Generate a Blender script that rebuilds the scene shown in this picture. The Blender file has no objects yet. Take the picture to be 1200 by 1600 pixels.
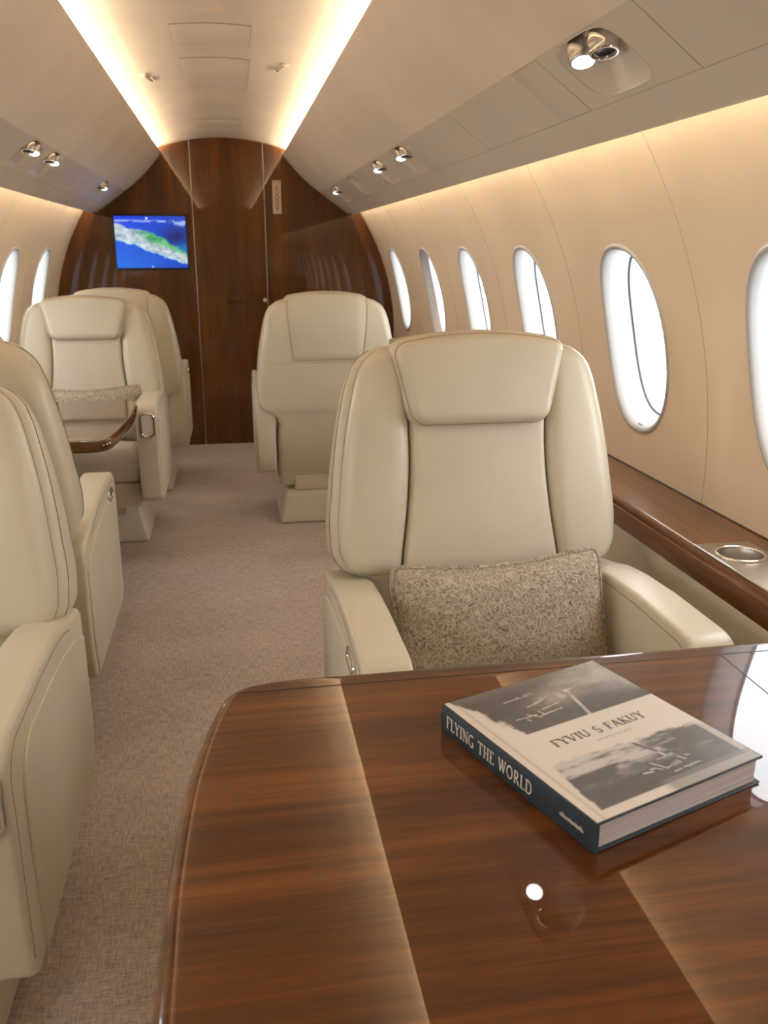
import bpy, bmesh, math, random
import numpy as np
from mathutils import Vector, Matrix
random.seed(4); np.random.seed(4)
SC = bpy.context.scene
COL = SC.collection
PI = math.pi

# ------------------------------------------------------------------ camera, world, exposure, large lights
FPX = 1370.0
cam_d = bpy.data.cameras.new('camera')
cam = bpy.data.objects.new('camera', cam_d); COL.objects.link(cam)
cam_d.sensor_fit = 'VERTICAL'; cam_d.sensor_height = 36.0
cam_d.lens = 36.0 * FPX / 1600.0
cam_d.clip_start = 0.02; cam_d.clip_end = 100
CAM = Vector((0, 0, 1.225))
PITCH = math.atan(408 / FPX); YAW = math.radians(9.726)
cam.location = CAM
cam.rotation_euler = (PI / 2 - PITCH, 0, -YAW)
cam_d.dof.use_dof = True; cam_d.dof.focus_distance = 1.45; cam_d.dof.aperture_fstop = 9.0
SC.camera = cam
SC.view_settings.view_transform = 'Standard'; SC.view_settings.look = 'None'
SC.view_settings.gamma = 1.0; SC.view_settings.use_curve_mapping = False
SC.view_settings.exposure = 0.08
SC.cycles.max_bounces = 10; SC.cycles.diffuse_bounces = 6; SC.cycles.glossy_bounces = 5
SC.cycles.transparent_max_bounces = 8; SC.cycles.sample_clamp_indirect = 6.0
SC.cycles.caustics_reflective = False; SC.cycles.caustics_refractive = False

WORLD_STRENGTH = 9.0
COVE_CEIL = 68.0       # W, ceiling cove tubes, each side
COVE_WALL = 21.0       # W, wall wash tubes, each side
WARM = (1.0, 0.82, 0.62)

w = bpy.data.worlds.new('sky'); SC.world = w; w.use_nodes = True
nt = w.node_tree; nt.nodes.clear()
o_ = nt.nodes.new('ShaderNodeOutputWorld'); bg = nt.nodes.new('ShaderNodeBackground')
bg.inputs['Color'].default_value = (0.93, 0.97, 1.0, 1); bg.inputs['Strength'].default_value = WORLD_STRENGTH
nt.links.new(bg.outputs[0], o_.inputs[0])

Y0, Y1 = -1.9, 5.796          # cabin ends
def area_light(name, loc, direction, sx, sy, power, color, portal=False, long_axis=None):
    d = bpy.data.lights.new(name, 'AREA'); d.shape = 'RECTANGLE'; d.size = sx; d.size_y = sy
    d.energy = power; d.color = color
    o = bpy.data.objects.new(name, d); COL.objects.link(o); o.location = loc
    z = -Vector(direction).normalized()
    y = Vector(long_axis) if long_axis else Vector((0, 0, 1))
    x = y.cross(z).normalized(); y = z.cross(x)
    o.rotation_euler = Matrix((x, y, z)).transposed().to_euler()
    if portal: d.cycles.is_portal = True
    return o
for s in (-1, 1):
    area_light('cove_tube', (s * .436, (Y0 + Y1) / 2, 1.776), (-s * .6, 0, .8), .02, Y1 - Y0 - .04, COVE_CEIL, WARM, long_axis=(0, 1, 0))
    area_light('wall_wash_tube', (s * .752, (Y0 + Y1) / 2, 1.525), (s * .35, 0, -.94), .02, Y1 - Y0 - .04, COVE_WALL, WARM, long_axis=(0, 1, 0))

# ------------------------------------------------------------------ helpers
def tag(o, label=None, cat=None, group=None, kind=None):
    if label: o['label'] = label
    if cat: o['category'] = cat
    if group: o['group'] = group
    if kind: o['kind'] = kind
    return o
def thing(name, label, cat, loc=(0, 0, 0), rz=0, group=None):
    o = bpy.data.objects.new(name, None); COL.objects.link(o)
    o.location = loc; o.rotation_euler = (0, 0, rz); o.empty_display_size = .05
    return tag(o, label, cat, group)
def mk(name, vf, mat, parent=None, smooth=True, bevel=0, seg=3, sharp=40, merge=0, bev_ang=30, normals=True):
    v, f = vf
    me = bpy.data.meshes.new(name)
    me.from_pydata([tuple(p) for p in v], [], [tuple(q) for q in f]); me.update()
    bm = bmesh.new(); bm.from_mesh(me)
    if merge: bmesh.ops.remove_doubles(bm, verts=bm.verts, dist=merge)
    if normals: bmesh.ops.recalc_face_normals(bm, faces=bm.faces)
    if bevel:
        es = [e for e in bm.edges if len(e.link_faces) == 2 and e.calc_face_angle(0) > math.radians(bev_ang)]
        bmesh.ops.bevel(bm, geom=es, offset=bevel, segments=seg, profile=.5, affect='EDGES', clamp_overlap=True)
    bm.to_mesh(me); bm.free()
    if smooth:
        me.polygons.foreach_set('use_smooth', [True] * len(me.polygons))
        me.set_sharp_from_angle(angle=math.radians(sharp))
    me.materials.append(mat)
    o = bpy.data.objects.new(name, me); COL.objects.link(o)
    if parent: o.parent = parent
    return o
def join(*vfs):
    V, F = [], []
    for v, f in vfs:
        n = len(V); V += list(v); F += [tuple(i + n for i in q) for q in f]
    return V, F
def xf(vf, M):
    return [tuple(M @ Vector(p)) for p in vf[0]], vf[1]
def box(x0, x1, y0, y1, z0, z1):
    v = [(x, y, z) for z in (z0, z1) for y in (y0, y1) for x in (x0, x1)]
    return v, [(0, 2, 3, 1), (4, 5, 7, 6), (0, 1, 5, 4), (2, 6, 7, 3), (0, 4, 6, 2), (1, 3, 7, 5)]
def prism(poly, axis, a, b):
    """extrude a 2D polygon along axis ('x': poly is (y,z); 'y': (x,z); 'z': (x,y))"""
    def P(p, t):
        return {'x': (t, p[0], p[1]), 'y': (p[0], t, p[1]), 'z': (p[0], p[1], t)}[axis]
    n = len(poly)
    v = [P(p, a) for p in poly] + [P(p, b) for p in poly]
    f = [tuple(range(n - 1, -1, -1)), tuple(range(n, 2 * n))]
    f += [(i, (i + 1) % n, n + (i + 1) % n, n + i) for i in range(n)]
    return v, f
def tube(pts, r, closed=False, n=8):
    pts = [Vector(p) for p in pts]; N = len(pts); V, F = [], []
    prev = None
    for i in range(N):
        if closed: t = pts[(i + 1) % N] - pts[i - 1]
        else: t = pts[min(i + 1, N - 1)] - pts[max(i - 1, 0)]
        t = t.normalized() if t.length else Vector((0, 0, 1))
        if prev is None:
            a = Vector((0, 0, 1)) if abs(t.z) < .9 else Vector((1, 0, 0))
            u = t.cross(a).normalized()
        else:
            u = (prev - t * prev.dot(t)); u = u.normalized() if u.length > 1e-9 else prev
        prev = u; q = t.cross(u)
        for k in range(n):
            a = 2 * PI * k / n
            V.append(tuple(pts[i] + u * (r * math.cos(a)) + q * (r * math.sin(a))))
    for i in range(N if closed else N - 1):
        j = (i + 1) % N
        for k in range(n):
            F.append((i * n + k, i * n + (k + 1) % n, j * n + (k + 1) % n, j * n + k))
    if not closed:
        F.append(tuple(range(n - 1, -1, -1))); F.append(tuple((N - 1) * n + k for k in range(n)))
    return V, F
def lathe(prof, n=32, cap0=True, cap1=True):
    V, F = [], []
    for r, z in prof:
        for k in range(n):
            a = 2 * PI * k / n; V.append((r * math.cos(a), r * math.sin(a), z))
    for i in range(len(prof) - 1):
        for k in range(n):
            F.append((i * n + k, i * n + (k + 1) % n, (i + 1) * n + (k + 1) % n, (i + 1) * n + k))
    if cap0: F.append(tuple(range(n - 1, -1, -1)))
    if cap1: F.append(tuple((len(prof) - 1) * n + k for k in range(n)))
    return V, F
def gridf(fn, nu, nv):
    V = [fn(i / (nu - 1), j / (nv - 1)) for j in range(nv) for i in range(nu)]
    F = [(j * nu + i, j * nu + i + 1, (j + 1) * nu + i + 1, (j + 1) * nu + i) for j in range(nv - 1) for i in range(nu - 1)]
    return V, F
def arc2(cx, cy, r, a0, a1, n):
    return [(cx + r * math.cos(a0 + (a1 - a0) * i / n), cy + r * math.sin(a0 + (a1 - a0) * i / n)) for i in range(n + 1)]
def interp(tab):
    xs = [p[0] for p in tab]; ys = [p[1] for p in tab]
    # smooth (monotone-ish) cubic through the table
    m = np.gradient(np.array(ys), np.array(xs))
    def f(x):
        if x <= xs[0]: return ys[0] + m[0] * (x - xs[0]) * 0
        if x >= xs[-1]: return ys[-1]
        i = max(k for k in range(len(xs) - 1) if xs[k] <= x)
        h = xs[i + 1] - xs[i]; t = (x - xs[i]) / h
        return (ys[i] * (2 * t**3 - 3 * t**2 + 1) + m[i] * h * (t**3 - 2 * t**2 + t)
                + ys[i + 1] * (-2 * t**3 + 3 * t**2) + m[i + 1] * h * (t**3 - t**2))
    return f
def copy_tree(o, parent=None):
    c = o.copy(); COL.objects.link(c)
    if parent: c.parent = parent
    for ch in list(o.children): copy_tree(ch, c)
    return c

# ------------------------------------------------------------------ materials
def new_mat(name):
    m = bpy.data.materials.new(name); m.use_nodes = True
    return m, m.node_tree, m.node_tree.nodes['Principled BSDF']
def setp(b, **kw):
    for k, v in kw.items():
        b.inputs[k.replace('_', ' ')].default_value = v
def nd(nt, t, **kw):
    n = nt.nodes.new(t)
    for k, v in kw.items():
        if k in n.inputs: n.inputs[k].default_value = v
        else: setattr(n, k, v)
    return n
def coords(nt, scale=(1, 1, 1), rot=(0, 0, 0)):
    tc = nt.nodes.new('ShaderNodeTexCoord'); mp = nt.nodes.new('ShaderNodeMapping')
    mp.inputs['Scale'].default_value = scale; mp.inputs['Rotation'].default_value = rot
    nt.links.new(tc.outputs['Object'], mp.inputs['Vector']); return mp.outputs['Vector']
def ramp(nt, fac, stops):
    r = nt.nodes.new('ShaderNodeValToRGB')
    while len(r.color_ramp.elements) < len(stops): r.color_ramp.elements.new(.5)
    for e, (p, c) in zip(r.color_ramp.elements, stops): e.position = p; e.color = (*c, 1)
    nt.links.new(fac, r.inputs['Fac']); return r.outputs['Color']
def bump(nt, b, height, strength, dist):
    n = nt.nodes.new('ShaderNodeBump'); n.inputs['Strength'].default_value = strength; n.inputs['Distance'].default_value = dist
    nt.links.new(height, n.inputs['Height']); nt.links.new(n.outputs['Normal'], b.inputs['Normal'])
def plain(name, col, rough=.5, metal=0, coat=0, spec=.5):
    m, nt, b = new_mat(name)
    setp(b, Base_Color=(*col, 1), Roughness=rough, Metallic=metal, Coat_Weight=coat, Specular_IOR_Level=spec)
    return m
def leather(name, col, rough=.36, grain=420):
    m, nt, b = new_mat(name)
    v = coords(nt)
    n1 = nd(nt, 'ShaderNodeTexNoise', Scale=3.0, Detail=2.0); nt.links.new(v, n1.inputs['Vector'])
    c = ramp(nt, n1.outputs['Fac'], [(.3, tuple(x * .94 for x in col)), (.7, tuple(min(1, x * 1.05) for x in col))])
    nt.links.new(c, b.inputs['Base Color'])
    vo = nd(nt, 'ShaderNodeTexVoronoi', Scale=grain); nt.links.new(v, vo.inputs['Vector'])
    bump(nt, b, vo.outputs['Distance'], .12, .0006)
    setp(b, Roughness=rough, Specular_IOR_Level=.45)
    return m
def wood(name, stretch, dark, mid, light, coat=1.0, big=3.0, fine=60.0, rough=.35):
    """stretch: per-axis scale, small along the grain"""
    m, nt, b = new_mat(name)
    v = coords(nt, stretch)
    n1 = nd(nt, 'ShaderNodeTexNoise', Scale=big, Detail=6.0, Roughness=.62, Distortion=.35); nt.links.new(v, n1.inputs['Vector'])
    n2 = nd(nt, 'ShaderNodeTexNoise', Scale=fine, Detail=3.0, Roughness=.5); nt.links.new(v, n2.inputs['Vector'])
    mx = nd(nt, 'ShaderNodeMath', operation='MULTIPLY_ADD'); mx.inputs[1].default_value = .22
    nt.links.new(n2.outputs['Fac'], mx.inputs[0]); nt.links.new(n1.outputs['Fac'], mx.inputs[2])
    c = ramp(nt, mx.outputs[0], [(.42, dark), (.60, mid), (.80, light)])
    nt.links.new(c, b.inputs['Base Color'])
    setp(b, Roughness=rough, Specular_IOR_Level=.08, Coat_Weight=coat, Coat_Roughness=.012, Coat_IOR=1.48)
    return m

M = {}
M['leather'] = leather('cream_leather', (.585, .54, .425))
M['leather_side'] = leather('cream_leather_panel', (.565, .52, .405), .45)
M['seam'] = plain('seam_thread', (.20, .145, .085), .7)
M['piping'] = leather('tan_piping', (.40, .31, .20), .45)
M['wall'] = leather('beige_ultraleather', (.63, .525, .39), .55, 300)
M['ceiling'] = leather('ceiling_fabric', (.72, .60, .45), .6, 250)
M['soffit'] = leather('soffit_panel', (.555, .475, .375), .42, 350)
M['upper'] = leather('upper_panel', (.70, .585, .445), .5, 350)  # same lining as the soffit; cove light put into this lighter colour
M['recess'] = plain('recess_plastic', (.58, .495, .39), .3)
M['wall_joint'] = plain('wall_joint', (.47, .385, .28), .6)
M['white'] = plain('window_white', (.38, .378, .375), .45)
M['gasket'] = plain('window_gasket', (.10, .13, .17), .5)
M['chrome'] = plain('chrome', (.82, .80, .77), .12, 1)
M['steel'] = plain('brushed_steel', (.62, .59, .55), .28, 1)
M['plate'] = plain('latch_plate_metal', (.88, .87, .85), .25, .35)
M['black'] = plain('black_plastic', (.012, .011, .012), .3)
M['wood_bulk'] = wood('bulkhead_veneer', (5, 5, .55), (.048, .0135, .0012), (.078, .0235, .0020), (.125, .041, .0050), big=2.2)
M['wood_table'] = wood('table_veneer', (.55, 12, 12), (.046, .0120, .0010), (.084, .0245, .0017), (.150, .047, .0042), big=2.4, fine=30)
M['wood_ledge'] = wood('ledge_veneer', (9, .7, 9), (.058, .0145, .0012), (.112, .0310, .0030), (.19, .058, .0075), big=2.6, fine=24)
M['seam_dark'] = plain('dark_joint', (.03, .012, .006), .5)

# carpet: woven heather
m, nt, b = new_mat('woven_carpet')
n1 = nd(nt, 'ShaderNodeTexNoise', Scale=1.0, Detail=3.0, Roughness=.7); nt.links.new(coords(nt, (28, 260, 1)), n1.inputs['Vector'])
n2 = nd(nt, 'ShaderNodeTexNoise', Scale=1.0, Detail=3.0, Roughness=.7); nt.links.new(coords(nt, (240, 34, 1)), n2.inputs['Vector'])
n3 = nd(nt, 'ShaderNodeTexNoise', Scale=2.2, Detail=3.0); nt.links.new(coords(nt, (1, 1.6, 1)), n3.inputs['Vector'])
a1 = nd(nt, 'ShaderNodeMath', operation='ADD'); nt.links.new(n1.outputs['Fac'], a1.inputs[0]); nt.links.new(n2.outputs['Fac'], a1.inputs[1])
a2 = nd(nt, 'ShaderNodeMath', operation='MULTIPLY_ADD'); nt.links.new(n3.outputs['Fac'], a2.inputs[0]); a2.inputs[1].default_value = .35; nt.links.new(a1.outputs[0], a2.inputs[2])
c = ramp(nt, a2.outputs[0], [(.0, (.28, .222, .190)), (1.0, (.66, .555, .485))])
r = c.node; r.color_ramp.elements[0].position = .78; r.color_ramp.elements[1].position = .98
mr = nd(nt, 'ShaderNodeMapRange'); mr.inputs['From Min'].default_value = .75; mr.inputs['From Max'].default_value = 1.65
nt.links.new(a2.outputs[0], mr.inputs['Value'])
r.color_ramp.elements[0].position = .12; r.color_ramp.elements[1].position = .88
nt.links.new(mr.outputs[0], r.inputs['Fac'])
nt.links.new(c, b.inputs['Base Color']); setp(b, Roughness=.95, Specular_IOR_Level=.1)
bump(nt, b, a1.outputs[0], .5, .004)
M['carpet'] = m

# glass: thin pane, part mirror part clear
m, nt, b = new_mat('window_glass'); nt.nodes.remove(b)
out = nt.nodes['Material Output']; tr = nd(nt, 'ShaderNodeBsdfTransparent'); gl = nd(nt, 'ShaderNodeBsdfGlossy', Roughness=.02)
lw0 = nd(nt, 'ShaderNodeLayerWeight', Blend=.5); lw1 = nd(nt, 'ShaderNodeMath', operation='POWER'); lw1.inputs[1].default_value = 5.0
lw = nd(nt, 'ShaderNodeMath', operation='MULTIPLY_ADD'); lw.inputs[1].default_value = .75; lw.inputs[2].default_value = .04
nt.links.new(lw0.outputs['Facing'], lw1.inputs[0]); nt.links.new(lw1.outputs[0], lw.inputs[0])
mxs = nt.nodes.new('ShaderNodeMixShader')
nt.links.new(lw.outputs[0], mxs.inputs[0]); nt.links.new(tr.outputs[0], mxs.inputs[1]); nt.links.new(gl.outputs[0], mxs.inputs[2])
nt.links.new(mxs.outputs[0], out.inputs[0]); M['glass'] = m

# translucent pleated shade
m, nt, b = new_mat('window_shade'); setp(b, Base_Color=(.80, .74, .72, 1), Roughness=.8, Transmission_Weight=0.0)
td = nd(nt, 'ShaderNodeBsdfTranslucent'); td.inputs['Color'].default_value = (.60, .53, .51, 1)
mxs = nt.nodes.new('ShaderNodeMixShader'); mxs.inputs[0].default_value = .35
out = nt.nodes['Material Output']
nt.links.new(b.outputs[0], mxs.inputs[1]); nt.links.new(td.outputs[0], mxs.inputs[2]); nt.links.new(mxs.outputs[0], out.inputs[0])
M['shade'] = m

def emit(name, col, strength):
    m, nt, b = new_mat(name)
    setp(b, Base_Color=(*[x * .5 for x in col], 1), Emission_Color=(*col, 1), Emission_Strength=strength)
    return m
M['lamp'] = emit('lamp_lens', (1.0, .95, .90), 22.0)
M['lamp_dim'] = emit('lamp_lens_far', (1.0, .93, .85), 12.0)

# cushion fabric: raised scroll jacquard
m, nt, b = new_mat('scroll_fabric')
v = coords(nt)
nz = nd(nt, 'ShaderNodeTexNoise', Scale=38.0, Detail=1.0); nt.links.new(v, nz.inputs['Vector'])
vm = nd(nt, 'ShaderNodeVectorMath', operation='MULTIPLY_ADD'); vm.inputs[1].default_value = (.035, .035, .035)
nt.links.new(nz.outputs['Color'], vm.inputs[0]); nt.links.new(v, vm.inputs[2])
vo = nd(nt, 'ShaderNodeTexVoronoi', Scale=95.0, feature='DISTANCE_TO_EDGE'); nt.links.new(vm.outputs[0], vo.inputs['Vector'])
vo2 = nd(nt, 'ShaderNodeTexNoise', Scale=70.0, Detail=2.0, Distortion=2.5); nt.links.new(vm.outputs[0], vo2.inputs['Vector'])
mm = nd(nt, 'ShaderNodeMapRange'); mm.inputs['From Max'].default_value = .12; nt.links.new(vo.outputs['Distance'], mm.inputs['Value'])
ad = nd(nt, 'ShaderNodeMath', operation='MULTIPLY_ADD'); ad.inputs[1].default_value = 1.0
nt.links.new(vo2.outputs['Fac'], ad.inputs[0])
iv = nd(nt, 'ShaderNodeMath', operation='MULTIPLY_ADD'); iv.inputs[1].default_value = -.45; iv.inputs[2].default_value = .45
nt.links.new(mm.outputs[0], iv.inputs[0]); nt.links.new(iv.outputs[0], ad.inputs[2])
c = ramp(nt, ad.outputs[0], [(.28, (.13, .102, .070)), (.48, (.31, .262, .197)), (.85, (.50, .44, .35))])
nt.links.new(c, b.inputs['Base Color']); setp(b, Roughness=.75, Specular_IOR_Level=.25)
bump(nt, b, ad.outputs[0], .6, .004)
M['scroll'] = m

def attr_mat(name, emission=0, rough=.35, coat=0):
    m, nt, b = new_mat(name)
    a = nt.nodes.new('ShaderNodeVertexColor'); a.layer_name = 'Col'
    if emission:
        setp(b, Base_Color=(.01, .01, .01, 1), Roughness=.15, Emission_Strength=emission)
        nt.links.new(a.outputs['Color'], b.inputs['Emission Color'])
    else:
        nt.links.new(a.outputs['Color'], b.inputs['Base Color'])
        setp(b, Roughness=rough, Coat_Weight=coat, Coat_Roughness=.2)
    return m
M['cover_print'] = attr_mat('cover_print', 0, .42, .12)
M['screen'] = attr_mat('screen_picture', 1.1)
# ------------------------------------------------------------------ cabin section
WXC, WZC, WR = -.285, .72, 1.344             # wall arc
WA0, WA1 = math.asin((.575 - WZC) / WR), math.asin((1.60 - WZC) / WR)
def wallP(side, y, s):
    a = s / WR + WA0
    return (side * (WXC + WR * math.cos(a)), y, WZC + WR * math.sin(a))
def wallN(side, s):                          # outward normal
    a = s / WR + WA0
    return Vector((side * math.cos(a), 0, math.sin(a)))
def sz(z): return (math.asin((z - WZC) / WR) - WA0) * WR
S_TOP = (WA1 - WA0) * WR
WIN_S = sz(1.006); WIN_A, WIN_B, WIN_N = .170, .238, 2.35
WIN_Y = {1: [-1.50, -.76, -.02, .72, 1.455, 2.157, 2.91, 3.67, 4.46, 5.33], -1: [-1.50, -.78, -.04, .70, 1.44, 2.18, 2.92, 3.66, 4.42, 5.18]}

def holed_cell(P, y0, y1, s0, s1, yc, sc, a, b, n, nv, nh, rings=6):
    per = []
    for i in range(nh): per.append((y0 + (y1 - y0) * i / nh, s0))
    for i in range(nv): per.append((y1, s0 + (s1 - s0) * i / nv))
    for i in range(nh): per.append((y1 - (y1 - y0) * i / nh, s1))
    for i in range(nv): per.append((y0, s1 - (s1 - s0) * i / nv))
    inner = []
    for (y, s) in per:
        dy, ds = y - yc, s - sc
        r = (abs(dy / a) ** n + abs(ds / b) ** n) ** (-1 / n)
        inner.append((yc + dy * r, sc + ds * r))
    L = len(per); V, F = [], []
    for k in range(rings + 1):
        t = (k / rings) ** 1.3
        for (iy, is_), (oy, os_) in zip(inner, per):
            V.append(P(iy + (oy - iy) * t, is_ + (os_ - is_) * t))
    for k in range(rings):
        for i in range(L):
            j = (i + 1) % L
            F.append((k * L + i, k * L + j, (k + 1) * L + j, (k + 1) * L + i))
    return (V, F), inner
def plain_cell(P, y0, y1, s0, s1, nv, nh):
    V = [P(y0 + (y1 - y0) * i / nh, s0 + (s1 - s0) * j / nv) for j in range(nv + 1) for i in range(nh + 1)]
    F = [(j * (nh + 1) + i, j * (nh + 1) + i + 1, (j + 1) * (nh + 1) + i + 1, (j + 1) * (nh + 1) + i) for j in range(nv) for i in range(nh)]
    return V, F
def cells(holes, half, y0, y1):
    """split [y0,y1] into plain and holed pieces"""
    out, y = [], y0
    for h in sorted(holes):
        if h - half > y + 1e-4: out.append((y, h - half, None))
        out.append((h - half, h + half, h)); y = h + half
    if y < y1 - 1e-4: out.append((y, y1, None))
    return out

WSIDE = {1: 'right', -1: 'left'}
nwin = 0
for side in (1, -1):
    parts = []; loops = {}
    for (a, b_, h) in cells(WIN_Y[side], .33, Y0, Y1):
        P = lambda y, s, side=side: wallP(side, y, s)
        if h is None: parts.append(plain_cell(P, a, b_, 0, S_TOP, 36, max(1, int((b_ - a) / .08))))
        else:
            c, inner = holed_cell(P, a, b_, 0, S_TOP, h, WIN_S, WIN_A, WIN_B, WIN_N, 36, 20)
            parts.append(c); loops[h] = inner
    wl = mk('wall_' + WSIDE[side], join(*parts), M['wall'], merge=1e-5, sharp=80)
    tag(wl, kind='structure')
    # vertical panel joints between the windows
    ys = sorted(WIN_Y[side])
    for i in range(3, len(ys) - 1):
        yj = (ys[i] + ys[i + 1]) / 2
        pts = [Vector(wallP(side, yj + d, s)) - wallN(side, s) * .0002 for d in (0,) for s in np.linspace(sz(.66), S_TOP - .02, 24)]
        mk('panel_joint', tube(pts, .0009, n=6), M['wall_joint'], wl)
    for h in ys:
        nwin += 1
        inner = loops[h]; L = len(inner)
        prof = [(1.045, .001), (1.030, -.0035), (1.0, -.0045), (.965, .003), (.935, .016), (.90, .045), (.875, .070)]
        V, F = [], []
        for sc_, d in prof:
            for (y, s) in inner:
                yy, ss = h + (y - h) * sc_, WIN_S + (s - WIN_S) * sc_
                V.append(tuple(Vector(wallP(side, yy, ss)) + wallN(side, ss) * d))
        for k in range(len(prof) - 1):
            for i in range(L):
                j = (i + 1) % L; F.append((k * L + i, k * L + j, (k + 1) * L + j, (k + 1) * L + i))
        wn = bpy.data.objects.new('window_%d' % nwin, None); COL.objects.link(wn); wn.location = wallP(side, h, WIN_S)
        tag(wn, kind='structure')
        off = Matrix.Translation(-Vector(wallP(side, h, WIN_S)))
        mk('window_frame', xf((V, F), off), M['white'], wn, sharp=80)
        def ring(sc_, d):
            return [tuple(Vector(wallP(side, h + (y - h) * sc_, WIN_S + (s - WIN_S) * sc_)) + wallN(side, WIN_S + (s - WIN_S) * sc_) * d) for (y, s) in inner]
        mk('gasket', xf(tube(ring(.872, .067), .0035, True, 6), off), M['gasket'], wn)
        R1 = ring(.87, .069)
        V = R1 + ring(.45, .071) + [tuple(Vector(wallP(side, h, WIN_S)) + wallN(side, WIN_S) * .072)]
        F = [(i, (i + 1) % L, L + (i + 1) % L, L + i) for i in range(L)] + [(L + i, L + (i + 1) % L, 2 * L) for i in range(L)]
        mk('pane', xf((V, F), off), M['glass'], wn, sharp=80)
        # catches at the top and bottom of the opening
        for ss in (WIN_S + WIN_B * .965, WIN_S - WIN_B * .955):
            p = Vector(wallP(side, h, ss)) + wallN(side, ss) * .012 - Vector(wallP(side, h, WIN_S))
            mk('catch', xf(box(-.006, .006, -.012, .012, -.0025, .0025), Matrix.Translation(p)), M['steel'], wn, bevel=.001, seg=2)
        if side == 1 and abs(h - 4.46) < .01:      # drawn shade
            V = ring(.915, .035); V2 = ring(.5, .035); n_ = len(V)
            Vc = [tuple(Vector(wallP(side, h, WIN_S)) + wallN(side, WIN_S) * .035)]
            F = [(i, (i + 1) % L, L + (i + 1) % L, L + i) for i in range(L)] + [(L + i, L + (i + 1) % L, 2 * L) for i in range(L)]
            mk('shade', xf((V + V2 + Vc, F), off), M['shade'], wn, sharp=80)
        pc = Vector(wallP(side, h, WIN_S)) + wallN(side, WIN_S) * .09
        area_light('window_portal', pc, -wallN(side, WIN_S), .33, .46, 1, (1, 1, 1), portal=True)

# floor
fl = mk('floor', box(-1.02, 1.02, Y0, Y1 + .03, -.03, 0), M['carpet'], smooth=False); tag(fl, kind='structure')
# lower side walls
for side, xw in ((1, .8925), (-1, 1.020)):
    o = mk('wall_lower_' + WSIDE[side], box(min(side * xw, side * (xw + .02)), max(side * xw, side * (xw + .02)), Y0, Y1, 0, .62), M['leather_side'], smooth=False)
    tag(o, kind='structure')
    o = mk('wall_base_' + WSIDE[side], box(min(side * (xw + .006), side * 1.08), max(side * (xw + .006), side * 1.08), Y0, Y1, .572, .580), M['leather_side'], smooth=False)
    tag(o, kind='structure')

# ceiling: shallow vault
CEIL_R = 1.22; CEIL_T = 1.880
def ceilz(x): return CEIL_T - CEIL_R + math.sqrt(CEIL_R ** 2 - x * x)
xs = np.linspace(-.47, .47, 41)
poly = [(x, ceilz(x)) for x in xs] + [(x, ceilz(x) + .02) for x in xs[::-1]]
ce = mk('ceiling', prism(poly, 'y', Y0, Y1), M['ceiling'], sharp=50); tag(ce, kind='structure')

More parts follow.
